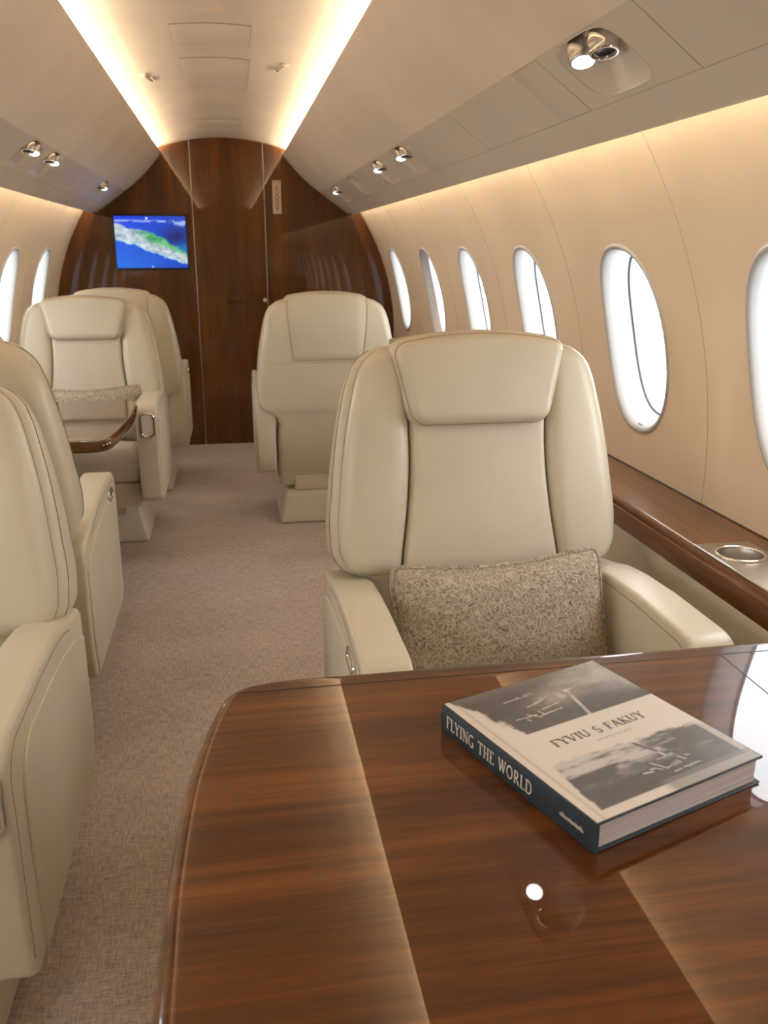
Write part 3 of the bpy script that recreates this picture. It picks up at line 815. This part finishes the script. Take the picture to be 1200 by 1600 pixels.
# ------------------------------------------------------------------ tables
TZ = .680
def rounded_slab(outline, z0, z1, r):
    """slab with a rounded rim; outline is a ccw list of (x,y)"""
    P = [Vector((x, y, 0)) for x, y in outline]; n = len(P)
    N = []
    for i in range(n):
        t = (P[(i + 1) % n] - P[i - 1]).normalized(); N.append(Vector((t.y, -t.x, 0)))
    zm = (z0 + z1) / 2; hh = (z1 - z0) / 2
    prof = [(-r + r * math.cos(a), zm + hh * math.sin(a)) for a in np.linspace(-PI / 2, PI / 2, 17)]
    V, F = [], []
    prof = prof + [(-r - .004, z1)]
    for d, z in prof: V += [tuple(P[i] + N[i] * d + Vector((0, 0, z))) for i in range(n)]
    for k in range(len(prof) - 1):
        for i in range(n):
            j = (i + 1) % n; F.append((k * n + i, k * n + j, (k + 1) * n + j, (k + 1) * n + i))
    F.append(tuple(range(n - 1, -1, -1))); F.append(tuple((len(prof) - 1) * n + i for i in range(n)))
    return V, F
def spline(pts, n=8):
    out = []
    for i in range(len(pts) - 1):
        p0 = pts[max(i - 1, 0)]; p1 = pts[i]; p2 = pts[i + 1]; p3 = pts[min(i + 2, len(pts) - 1)]
        for k in range(n):
            t = k / n
            out.append(tuple(.5 * (2 * p1[a] + (p2[a] - p0[a]) * t + (2 * p0[a] - 5 * p1[a] + 4 * p2[a] - p3[a]) * t * t + (3 * p1[a] - p0[a] - 3 * p2[a] + p3[a]) * t ** 3) for a in (0, 1)))
    out.append(tuple(pts[-1])); return out
YM = .585
half = [(-.0835, YM), (-.0835, .66), (-.0800, .744), (-.0715, .845), (-.056, .940), (-.038, 1.014), (-.0255, 1.038), (-.002, 1.056), (.050, 1.0665), (.11, 1.068)]
up_ = spline(half, 6)
xr_ = .872
left_side = [(x, 2 * YM - y) for x, y in up_[::-1]] + up_[1:]
outline = left_side + [(xr_ - .02, 1.068), (xr_, 1.048), (xr_, 2 * YM - 1.048), (xr_ - .02, 2 * YM - 1.068)]
outline = outline[::-1]      # make it counter-clockwise
t1 = thing('wooden_table', 'large glossy brown wooden table in front, with the book on it', 'table', (.42, YM, 0))
off = Matrix.Translation((-.42, -YM, 0))
tt = mk('tabletop', xf(rounded_slab(outline, TZ - .034, TZ, .015), off), M['wood_table'], t1, sharp=50)
inl = lambda pts, nm: mk(nm, xf(tube(pts, .0011, n=6), off), M['seam_dark'], tt)
inl([(-.017, 1.031, TZ - .0004), (.85, 1.031, TZ - .0004)], 'joint')
inl([(.657, 1.030, TZ - .0004), (.657, 2 * YM - 1.030, TZ - .0004)], 'joint')
inl([(-.017, 2 * YM - 1.031, TZ - .0004), (.85, 2 * YM - 1.031, TZ - .0004)], 'joint')
mk('table_leg', xf(join(box(.60, .84, YM - .22, YM + .22, 0, .04), box(.66, .80, YM - .13, YM + .13, .04, TZ - .05), box(.30, .84, YM - .20, YM + .20, TZ - .055, TZ - .0335)), off), M['wood_table'], t1, bevel=.006)

def rrect(x0, x1, y0, y1, r, n=8):
    q = []
    for cx, cy, a0 in ((x1 - r, y1 - r, 0), (x0 + r, y1 - r, PI / 2), (x0 + r, y0 + r, PI), (x1 - r, y0 + r, 3 * PI / 2)):
        q += [(cx + r * math.cos(a0 + PI / 2 * k / n), cy + r * math.sin(a0 + PI / 2 * k / n)) for k in range(n + 1)]
    return q
t2 = thing('wooden_table', 'small glossy wooden table between facing seats on the left', 'table', (-.66, 3.05, 0))
off2 = Matrix.Translation((.66, -3.05, 0))
TX1 = -.345
ol = [(-.965, 2.70), (-.445, 2.665)] + spline([(-.445, 2.665), (-.405, 2.672), (-.375, 2.705), (-.362, 2.78), (TX1 - .006, 2.93), (TX1, 3.10), (TX1 - .004, 3.27), (-.362, 3.40), (-.380, 3.445), (-.42, 3.465)], 5)[1:] + [(-.965, 3.455)]
mk('tabletop', xf(rounded_slab(ol, TZ - .036, TZ, .016), off2), M['wood_table'], t2, sharp=50)
mk('table_leg', xf(join(box(-.95, -.72, 2.88, 3.24, 0, .04), box(-.92, -.78, 2.94, 3.18, .04, TZ - .05), box(-.95, -.55, 2.86, 3.26, TZ - .055, TZ - .0355)), off2), M['wood_table'], t2, bevel=.006)

# ------------------------------------------------------------------ cushions on the seats
def pillow(W, H, T):
    nu, nv = 41, 31; V = []
    for sgn in (1, -1):
        for j in range(nv):
            v = -1 + 2 * j / (nv - 1)
            for i in range(nu):
                u = -1 + 2 * i / (nu - 1)
                x = W * u * (1 - .055 * (1 - v * v) * abs(u)); z = H * v * (1 - .20 * (1 - u * u) * abs(v)); kk = 1 - .085 * (u * u * v * v) ** 2.5; x *= kk; z *= kk
                t = T * (max(0, 1 - abs(u) ** 2.6) * max(0, 1 - abs(v) ** 2.6)) ** .55
                V.append((x, -sgn * t, z))
    N = nu * nv; F = []
    for j in range(nv - 1):
        for i in range(nu - 1):
            q = (j * nu + i, j * nu + i + 1, (j + 1) * nu + i + 1, (j + 1) * nu + i)
            F.append(q); F.append(tuple(N + k for k in reversed(q)))
    per = [(i, 0) for i in range(nu)] + [(nu - 1, j) for j in range(1, nv)] + [(i, nv - 1) for i in range(nu - 2, -1, -1)] + [(0, j) for j in range(nv - 2, 0, -1)]
    edge = [V[j * nu + i] for i, j in per]
    return (V, F), edge
def add_pillow(loc, rx, ry, rz, label, W=.222, H=.130, T=.060):
    p = thing('throw_pillow', label, 'pillow', loc, 0, 'patterned cushions on the seats'); p.rotation_euler = (rx, ry, rz)
    vf, edge = pillow(W, H, T)
    mk('pillow_cover', vf, M['scroll'], p, merge=1e-5, sharp=80)
    mk('piping', tube(edge, .0052, True, 8), M['scroll'], p)
add_pillow((.500, 1.540, .528), -.30, -.035, .02, 'oblong grey-brown scroll-patterned cushion on the seat behind the big table')
add_pillow((-.605, 3.84, .556), -.30, -.02, 0, 'patterned cushion just showing above the small left table')

# ------------------------------------------------------------------ book
def vnoise(x, y, seed):
    xi, yi = np.floor(x).astype(int), np.floor(y).astype(int); fx, fy = x - xi, y - yi
    def h(a, b):
        n = (a * 374761393 + b * 668265263 + seed * 974711) & 0xffffffff
        n = ((n ^ (n >> 13)) * 1274126177) & 0xffffffff
        return ((n ^ (n >> 16)) & 0xffff) / 65535.0
    sx, sy = fx * fx * (3 - 2 * fx), fy * fy * (3 - 2 * fy)
    return (h(xi, yi) * (1 - sx) + h(xi + 1, yi) * sx) * (1 - sy) + (h(xi, yi + 1) * (1 - sx) + h(xi + 1, yi + 1) * sx) * sy
def fbm(x, y, seed, oct=5):
    s = 0; a = .5; t = 0
    for o in range(oct):
        s = s + a * vnoise(x * 2 ** o, y * 2 ** o, seed + o); t += a; a *= .55
    return s / t
def sstep(a, b, x):
    t = np.clip((x - a) / (b - a), 0, 1); return t * t * (3 - 2 * t)
def stroke(U, V, x0, y0, x1, y1, wd, asp=1.0):
    dx, dy = x1 - x0, y1 - y0; L2 = dx * dx + dy * dy
    t = np.clip(((U - x0) * dx + (V - y0) * dy) / L2, 0, 1)
    d = np.sqrt((U - x0 - t * dx) ** 2 + ((V - y0 - t * dy) * asp) ** 2)
    return 1 - sstep(wd * .5, wd * 1.2, d)
def colour_grid(name, nu, nv, P, fn, mat, parent):
    u = np.linspace(0, 1, nu); v = np.linspace(0, 1, nv); U, V = np.meshgrid(u, v)
    rgb = fn(U, V).reshape(-1, 3)
    vf = gridf(P, nu, nv)
    o = mk(name, vf, mat, parent, smooth=False, normals=False)
    at = o.data.color_attributes.new('Col', 'FLOAT_COLOR', 'POINT')
    at.data.foreach_set('color', np.hstack([rgb, np.ones((len(rgb), 1))]).astype(np.float32).ravel())
    return o
BW, BH, BT = .234, .260, .033
def cover_fn(U, V):
    n1 = fbm(U * 7, V * 7, 1); n2 = fbm(U * 3, V * 9, 7); n3 = fbm(U * 24, V * 24, 3, 4); n4 = fbm(U * 4, V * 22, 11)
    paper = np.stack([.66 - .06 * n1, .62 - .06 * n1, .57 - .06 * n1], -1)
    g = paper.copy()
    # upper photograph
    m = sstep(.600, .606, V) * sstep(-.012, .012, U - (.185 - .36 * (V - .62) + .09 * (n1 - .5) + .05 * (n3 - .5)))
    tone = .042 + .03 * n3 + .30 * sstep(.52, .95, U + .45 * (n2 - .5)) * (.35 + .9 * n1) * sstep(.62, .78, V + .1 * (n1 - .5)) + .22 * np.exp(-((U - .55) / .13) ** 2 - ((V - .80) / .06) ** 2) * n3 * 2
    tone = tone + .10 * sstep(.9, 1.0, V) * .5
    tone = np.maximum(tone, .42 * stroke(U, V, .64, .83, .575, .585, .013) * (n3 * .8 + .5))
    for k, (x0, y0, x1, y1) in enumerate([(.22, .72, .34, .715), (.30, .735, .35, .69), (.37, .735, .38, .71), (.40, .74, .52, .755), (.36, .70, .50, .71), (.27, .70, .28, .685), (.27, .87, .36, .875), (.36, .885, .38, .865), (.40, .885, .405, .87), (.42, .89, .425, .87), (.44, .89, .46, .87), (.40, .80, .52, .83), (.35, .79, .45, .80), (.62, .82, .72, .84)]):
        tone = np.maximum(tone, .5 * stroke(U, V, x0, y0, x1, y1, .0045) * (.4 + .9 * n3))
    g = g * (1 - m[..., None]) + m[..., None] * tone[..., None] * np.array([1.03, 1.0, .95])
    # lower photograph
    top = .365 - .05 * (U - .1) + .05 * (n2 - .5) + .035 * (n3 - .5)
    m = sstep(.045, .052, V) * (1 - sstep(-.012, .015, V - top)) * sstep(-.008, .010, U - (.105 + .12 * (V - .35) + .03 * (n3 - .5)))
    m = m * (1 - sstep(.955, .965, U) * .55)
    tone = .048 + .035 * n3 + .40 * sstep(.48, .72, n4 + .25 * (n1 - .5)) * sstep(.13, .28, V + .06 * (n1 - .5)) + .03 * sstep(.5, 1, U)
    tone = np.maximum(tone, .45 * stroke(U, V, .57, .35, .62, .20, .010))
    tone = tone * (1 - .8 * stroke(U, V, .545, .37, .61, .24, .010))
    for (x0, y0, x1, y1) in [(.42, .145, .47, .135), (.47, .15, .50, .15), (.50, .15, .52, .13), (.51, .185, .55, .125), (.56, .13, .58, .13), (.59, .14, .60, .125), (.61, .145, .62, .13), (.63, .15, .64, .13), (.66, .165, .68, .14), (.70, .16, .72, .155), (.56, .19, .66, .195), (.56, .095, .60, .095), (.62, .10, .66, .095), (.67, .10, .72, .098)]:
        tone = np.maximum(tone, .5 * stroke(U, V, x0, y0, x1, y1, .005) * (.4 + .9 * n3))
    g = g * (1 - m[..., None]) + m[..., None] * tone[..., None] * np.array([1.0, 1.0, 1.0])
    # grey strip near the lower edge
    m = (1 - sstep(.070, .078, V)) * sstep(.40, .46, U + .1 * (n1 - .5)) * .75
    g = g * (1 - m[..., None]) + m[..., None] * np.array([.17, .17, .165])
    # subtitle under the heading
    for k in range(16):
        x = .44 + k * .0135
        g = g * (1 - .5 * stroke(U, V, x, .425, x + .006, .418 + .012 * ((k * 7) % 3 - 1) * .5, .0035)[..., None])
    # hinge crease: shading of the groove painted as a darker band
    m = np.exp(-((U - .045) / .008) ** 2) * .25
    return np.clip(g * (1 - m[..., None]), .01, 1)

# serif capitals: strokes in a unit-high box -> (width, list of ribbons)
def ribbon(pts, w):
    P = [Vector((p[0], p[1])) for p in pts]; Lf, R = [], []
    for i in range(len(P)):
        t = (P[min(i + 1, len(P) - 1)] - P[max(i - 1, 0)]).normalized(); n = Vector((-t.y, t.x)) * (w / 2)
        Lf.append(P[i] + n); R.append(P[i] - n)
    V = [tuple(p) for p in Lf + R]; n = len(P)
    return V, [(i, n + i, n + i + 1, i + 1) for i in range(n - 1)]
TK, TN = .15, .075
def bar(x0, y0, x1, y1, w=TN): return ([(x0, y0), (x1, y1)], w)
def crv(cx, cy, rx, ry, a0, a1, w=TK, n=14): return ([(cx + rx * math.cos(math.radians(a0 + (a1 - a0) * i / n)), cy + ry * math.sin(math.radians(a0 + (a1 - a0) * i / n))) for i in range(n + 1)], w)
def serif(x, y, h=.14): return bar(x - h, y, x + h, y)
S0, S1 = .035, .965
GL = {
 'F': (.58, [bar(.16, 0, .16, 1, TK), bar(.02, S1, .55, S1), bar(.16, .52, .44, .52), serif(.16, S0), bar(.54, 1, .54, .80)]),
 'L': (.58, [bar(.16, 0, .16, 1, TK), serif(.16, S1), bar(.02, S0, .55, S0), bar(.54, 0, .54, .20)]),
 'Y': (.70, [bar(.35, 0, .35, .48, TK), bar(.10, .97, .35, .46, TK), bar(.60, .97, .35, .46), serif(.10, S1), serif(.60, S1, .11), serif(.35, S0)]),
 'I': (.34, [bar(.17, 0, .17, 1, TK), serif(.17, S0), serif(.17, S1)]),
 'N': (.80, [bar(.14, 0, .14, 1), bar(.14, .97, .66, .03, TK), bar(.66, 0, .66, 1), serif(.14, S0), serif(.10, S1, .11), serif(.66, S1)]),
 'G': (.80, [crv(.42, .5, .34, .46, 50, 310, .12, 20), bar(.64, .42, .64, .12, TK), serif(.64, .42, .12), bar(.64, .84, .64, .97)]),
 'T': (.68, [bar(.34, 0, .34, 1, TK), bar(.03, S1, .65, S1), bar(.04, 1, .04, .80), bar(.64, 1, .64, .80), serif(.34, S0)]),
 'H': (.78, [bar(.16, 0, .16, 1, TK), bar(.62, 0, .62, 1, TK), bar(.16, .5, .62, .5), serif(.16, S0), serif(.16, S1), serif(.62, S0), serif(.62, S1)]),
 'E': (.62, [bar(.16, 0, .16, 1, TK), bar(.02, S1, .54, S1), bar(.16, .52, .42, .52), bar(.02, S0, .57, S0), bar(.53, 1, .53, .82), bar(.56, 0, .56, .20)]),
 'W': (1.02, [bar(.10, .97, .32, .03, TK), bar(.32, .03, .52, .97), bar(.50, .97, .70, .03, TK), bar(.70, .03, .92, .97), serif(.10, S1), serif(.52, S1, .10), serif(.92, S1, .10)]),
 'O': (.82, [crv(.41, .5, .33, .46, 0, 360, .115, 32)]),
 'R': (.74, [bar(.16, 0, .16, 1, TK), crv(.30, .73, .26, .235, 90, -90, .12, 14), bar(.14, S1, .32, S1), bar(.16, .50, .32, .50), bar(.34, .50, .66, .02, TK), serif(.16, S0), serif(.66, S0, .09)]),
 'D': (.80, [bar(.16, 0, .16, 1, TK), crv(.34, .5, .38, .465, 90, -90, .12, 20), bar(.02, S1, .36, S1), bar(.02, S0, .36, S0)]),
 'V': (.74, [bar(.10, .97, .37, .03, TK), bar(.37, .03, .64, .97), serif(.10, S1), serif(.64, S1, .11)]),
 'U': (.78, [bar(.14, .98, .14, .30, TK), crv(.38, .30, .24, .265, 180, 360, .10, 16), bar(.62, .30, .62, .98), serif(.14, S1), serif(.62, S1, .11)]),
 'S': (.60, [crv(.30, .72, .20, .245, 30, 270, .11, 16), crv(.30, .27, .21, .24, 90, -150, .13, 16)]),
 'A': (.76, [bar(.10, .02, .38, .98), bar(.38, .98, .64, .02, TK), bar(.22, .34, .54, .34), serif(.10, S0, .10), serif(.64, S0, .12)]),
 'K': (.74, [bar(.16, 0, .16, 1, TK), bar(.16, .44, .60, .97), bar(.30, .56, .64, .02, TK), serif(.16, S0), serif(.16, S1), serif(.60, S1, .10), serif(.64, S0, .10)]),
 ' ': (.42, []),
}
def text_mesh(txt, height, length, depth=.0):
    V, F = [], []; x = 0; adv = []
    for ch_ in txt:
        w_, st = GL[ch_]
        for pts, wd in st:
            v, f = ribbon(pts, wd); n = len(V)
            V += [(x + a, b) for a, b in v]; F += [tuple(i + n for i in q) for q in f]
        x += w_ + .06
    sx = length / x
    return [(a * sx, b * height) for a, b in V], F

SPA = math.radians(-70.0)
ud = Vector((math.cos(SPA + PI / 2), math.sin(SPA + PI / 2), 0))   # from spine to fore edge
vd = Vector((-math.cos(SPA), -math.sin(SPA), 0))                   # from foot to head
BC = Vector((.3785, .8175, TZ))
bk = thing('hardcover_book', 'hardcover photo book with blue spine lying on the glossy table', 'book', BC + Vector((0, 0, .0005)))
def bp(u, v, z): return tuple(ud * ((u - .5) * BW) + vd * ((v - .5) * BH) + Vector((0, 0, z)))
def bslab(u0, u1, v0, v1, z0, z1):
    v = [bp(u, vv, z) for z in (z0, z1) for vv in (v0, v1) for u in (u0, u1)]
    return v, [(0, 2, 3, 1), (4, 5, 7, 6), (0, 1, 5, 4), (2, 6, 7, 3), (0, 4, 6, 2), (1, 3, 7, 5)]
M['blue_cloth'] = plain('blue_cover', (.020, .036, .050), .42, 0, .25)
m, nt, b = new_mat('page_edges')
nz = nd(nt, 'ShaderNodeTexNoise', Scale=1.0, Detail=2.0); nt.links.new(coords(nt, (2, 2, 900)), nz.inputs['Vector'])
nt.links.new(ramp(nt, nz.outputs['Fac'], [(.3, (.36, .32, .30)), (.7, (.58, .53, .50))]), b.inputs['Base Color']); setp(b, Roughness=.8)
M['pages'] = m
mk('back_cover', bslab(.0, 1, 0, 1, 0, .0026), M['blue_cloth'], bk, bevel=.0008, seg=2)
mk('page_block', bslab(.012, .975, .014, .986, .0026, BT - .0028), M['pages'], bk, smooth=False)
fc = mk('front_cover', bslab(.0, 1, 0, 1, BT - .0028, BT), M['blue_cloth'], bk, bevel=.0008, seg=2)
colour_grid('cover_picture', 240, 260, lambda u, v: bp(.008 + .984 * u, .004 + .992 * v, BT + .0003), cover_fn, M['cover_print'], fc)
# gently rounded spine
prof = [(-.0012 * math.sin(PI * t) / BW, BT * t) for t in np.linspace(0, 1, 11)]
V = [bp(u, v, z) for v in (0, 1) for u, z in prof] + [bp(.02, v, z) for v in (0, 1) for u, z in prof]
n_ = 11; F = []
for i in range(10):
    F += [(i, i + 1, n_ + i + 1, n_ + i), (2 * n_ + i, 3 * n_ + i, 3 * n_ + i + 1, 2 * n_ + i + 1), (i, 2 * n_ + i, 2 * n_ + i + 1, i + 1), (n_ + i, n_ + i + 1, 3 * n_ + i + 1, 3 * n_ + i)]
F += [(0, n_, 3 * n_, 2 * n_), (10, 2 * n_ + 10, 3 * n_ + 10, n_ + 10)]
sp = mk('spine', (V, F), M['blue_cloth'], bk, sharp=50)
M['letter_light'] = plain('cream_lettering', (.70, .64, .52), .4)
M['letter_dark'] = plain('grey_lettering', (.13, .12, .11), .6)
# writing on the spine (reads from head to foot)
def on_spine(a, hgt):     # a: metres from the head; hgt: metres above the table
    t = hgt / BT; return bp((-.0012 * math.sin(PI * t) - .0005) / BW, 1 - a / BH, hgt)
V, F = text_mesh('FLYING THE WORLD', .0155, .158)
mk('title', ([on_spine(.011 + a, .0085 + b) for a, b in V], F), M['letter_light'], sp, smooth=False)
V, F = [], []; x = 0
random.seed(9)
for k in range(13):           # illegible imprint at the foot
    hh = random.choice((.0034, .0034, .0046))
    for st in (bar(0, 0, 0, 1, .3), bar(0, .95, .6, .95, .2), bar(.6, 0, .6, 1, .3)) if k % 3 else (bar(0, 0, 0, 1, .3), bar(0, .5, .6, .5, .25), bar(.6, 0, .6, .6, .3), bar(0, .02, .6, .02, .2)):
        v, f = ribbon(*st); n = len(V); V += [(x + p * .0026, q * hh) for p, q in v]; F += [tuple(i + n for i in t) for t in f]
    x += .0026
mk('imprint', ([on_spine(.212 + a, .0145 + b) for a, b in V], F), M['letter_light'], sp, smooth=False)
V, F = text_mesh('FYVIU S FAKUY', .0135, .134)
mk('title', ([bp(.235 + a / BW, .462 + b / BH, BT + .0006) for a, b in V], F), M['letter_dark'], fc, smooth=False)

# ------------------------------------------------------------------ screen and placard on the bulkhead
tv = thing('wall_monitor', 'lit flat monitor showing a blue and green map on the wooden bulkhead', 'monitor', (-.456, Y1, 1.275))
mk('bezel', box(-.222, .222, -.018, 0, -.163, .163), M['black'], tv, bevel=.003)
def tv_fn(U, V):
    n1 = fbm(U * 6, V * 6, 21); n2 = fbm(U * 16, V * 16, 25, 5); n3 = fbm(U * 9, V * 9, 31)
    base = np.stack([.0 * U + .003, .05 + .09 * (1 - V) * (1 - U), .48 + .20 * (1 - U)], -1)
    deep = np.exp(-((U - .85) / .22) ** 2 - ((V - .60) / .22) ** 2)
    base = base * (1 - .75 * deep[..., None])
    base = base + np.array([.0, .10, .10]) * np.exp(-((U - 1.0) / .18) ** 2 - ((V - .38) / .10) ** 2)[..., None]
    d = V - (.735 - .54 * U) + .16 * (n1 - .5) + .09 * (n2 - .5)
    upw = .13 + .12 * np.exp(-((U - .55) / .25) ** 2); dnw = .14 + .02 * n1
    m = sstep(-dnw - .01, -dnw + .02, d) * (1 - sstep(upw - .04, upw + .02, d))
    gw = sstep(-.02, .10, d + .14 * (n3 - .5)) * sstep(.15, .45, U + .3 * (n1 - .5))
    pale = np.stack([.05 + .75 * n2, .16 + .68 * n2, .26 + .62 * n2], -1)
    green = np.stack([.30 * (n2 - .25), .10 + .55 * n2, .04 + .5 * n2 * n3], -1)
    land = pale * (1 - gw[..., None]) + green * gw[..., None]
    edge = np.exp(-((d + dnw) / .03) ** 2)[..., None]
    land = land * (1 - .5 * edge) + np.array([.25, .75, .85]) * .5 * edge
    c = base * (1 - m[..., None]) + land * m[..., None]
    s = np.exp(-((V - (.915 - .02 * U)) / .018) ** 2) * sstep(.42, .6, fbm(U * 9, V * 30, 44))
    s = s + np.exp(-((V - (1.06 - .22 * U)) / .035) ** 2) * sstep(.72, .9, U) * sstep(.4, .6, n2)
    c = c * (1 - .7 * np.clip(s, 0, 1)[..., None]) + np.array([.5, .62, .9]) * .7 * np.clip(s, 0, 1)[..., None]
    dot = 1 - sstep(.012, .02, np.sqrt((U - .455) ** 2 + ((V - .96) * .73) ** 2))
    c = np.maximum(c, dot[..., None] * np.array([.7, .8, 1]))
    dot = 1 - sstep(.008, .014, np.sqrt((U - .50) ** 2 + ((V - .02) * .73) ** 2))
    return np.clip(np.maximum(c, dot[..., None] * .7), 0, 1)
colour_grid('screen', 200, 150, lambda u, v: (-.211 + .422 * u, -.0185, -.150 + .302 * v), tv_fn, M['screen'], tv)

pl = thing('wall_placard', 'narrow upright cream placard with red lettering right of the door', 'sign', (.3195, Y1, 1.543))
M['placard'] = plain('placard_cream', (.52, .40, .28), .35)
M['placard_red'] = plain('placard_red', (.24, .055, .035), .45)
mk('backing', box(-.027, .027, -.006, 0, -.097, .082), M['placard'], pl, bevel=.0015, seg=2)
mk('top_clip', box(-.027, .027, -.008, 0, .079, .099), M['piping'], pl, bevel=.0015, seg=2)
vs_ = []
def loop(cz, rx, rz_, a0=0, a1=360): return ribbon([(rx * math.cos(math.radians(a)), cz + rz_ * math.sin(math.radians(a))) for a in np.linspace(a0, a1, 22)], .0040)
for vf in (loop(.062, .005, .006), loop(.036, .0095, .017), loop(.002, .0100, .014), loop(-.024, .0085, .011), loop(-.050, .0075, .015, 0, 360), ribbon([(.006, -.06), (.005, -.08)], .004), ribbon([(-.006, -.06), (-.004, -.08)], .004)):
    vs_.append(([(x, -.0065, z) for x, z in vf[0]], vf[1]))
mk('lettering', join(*vs_), M['placard_red'], pl, smooth=False)
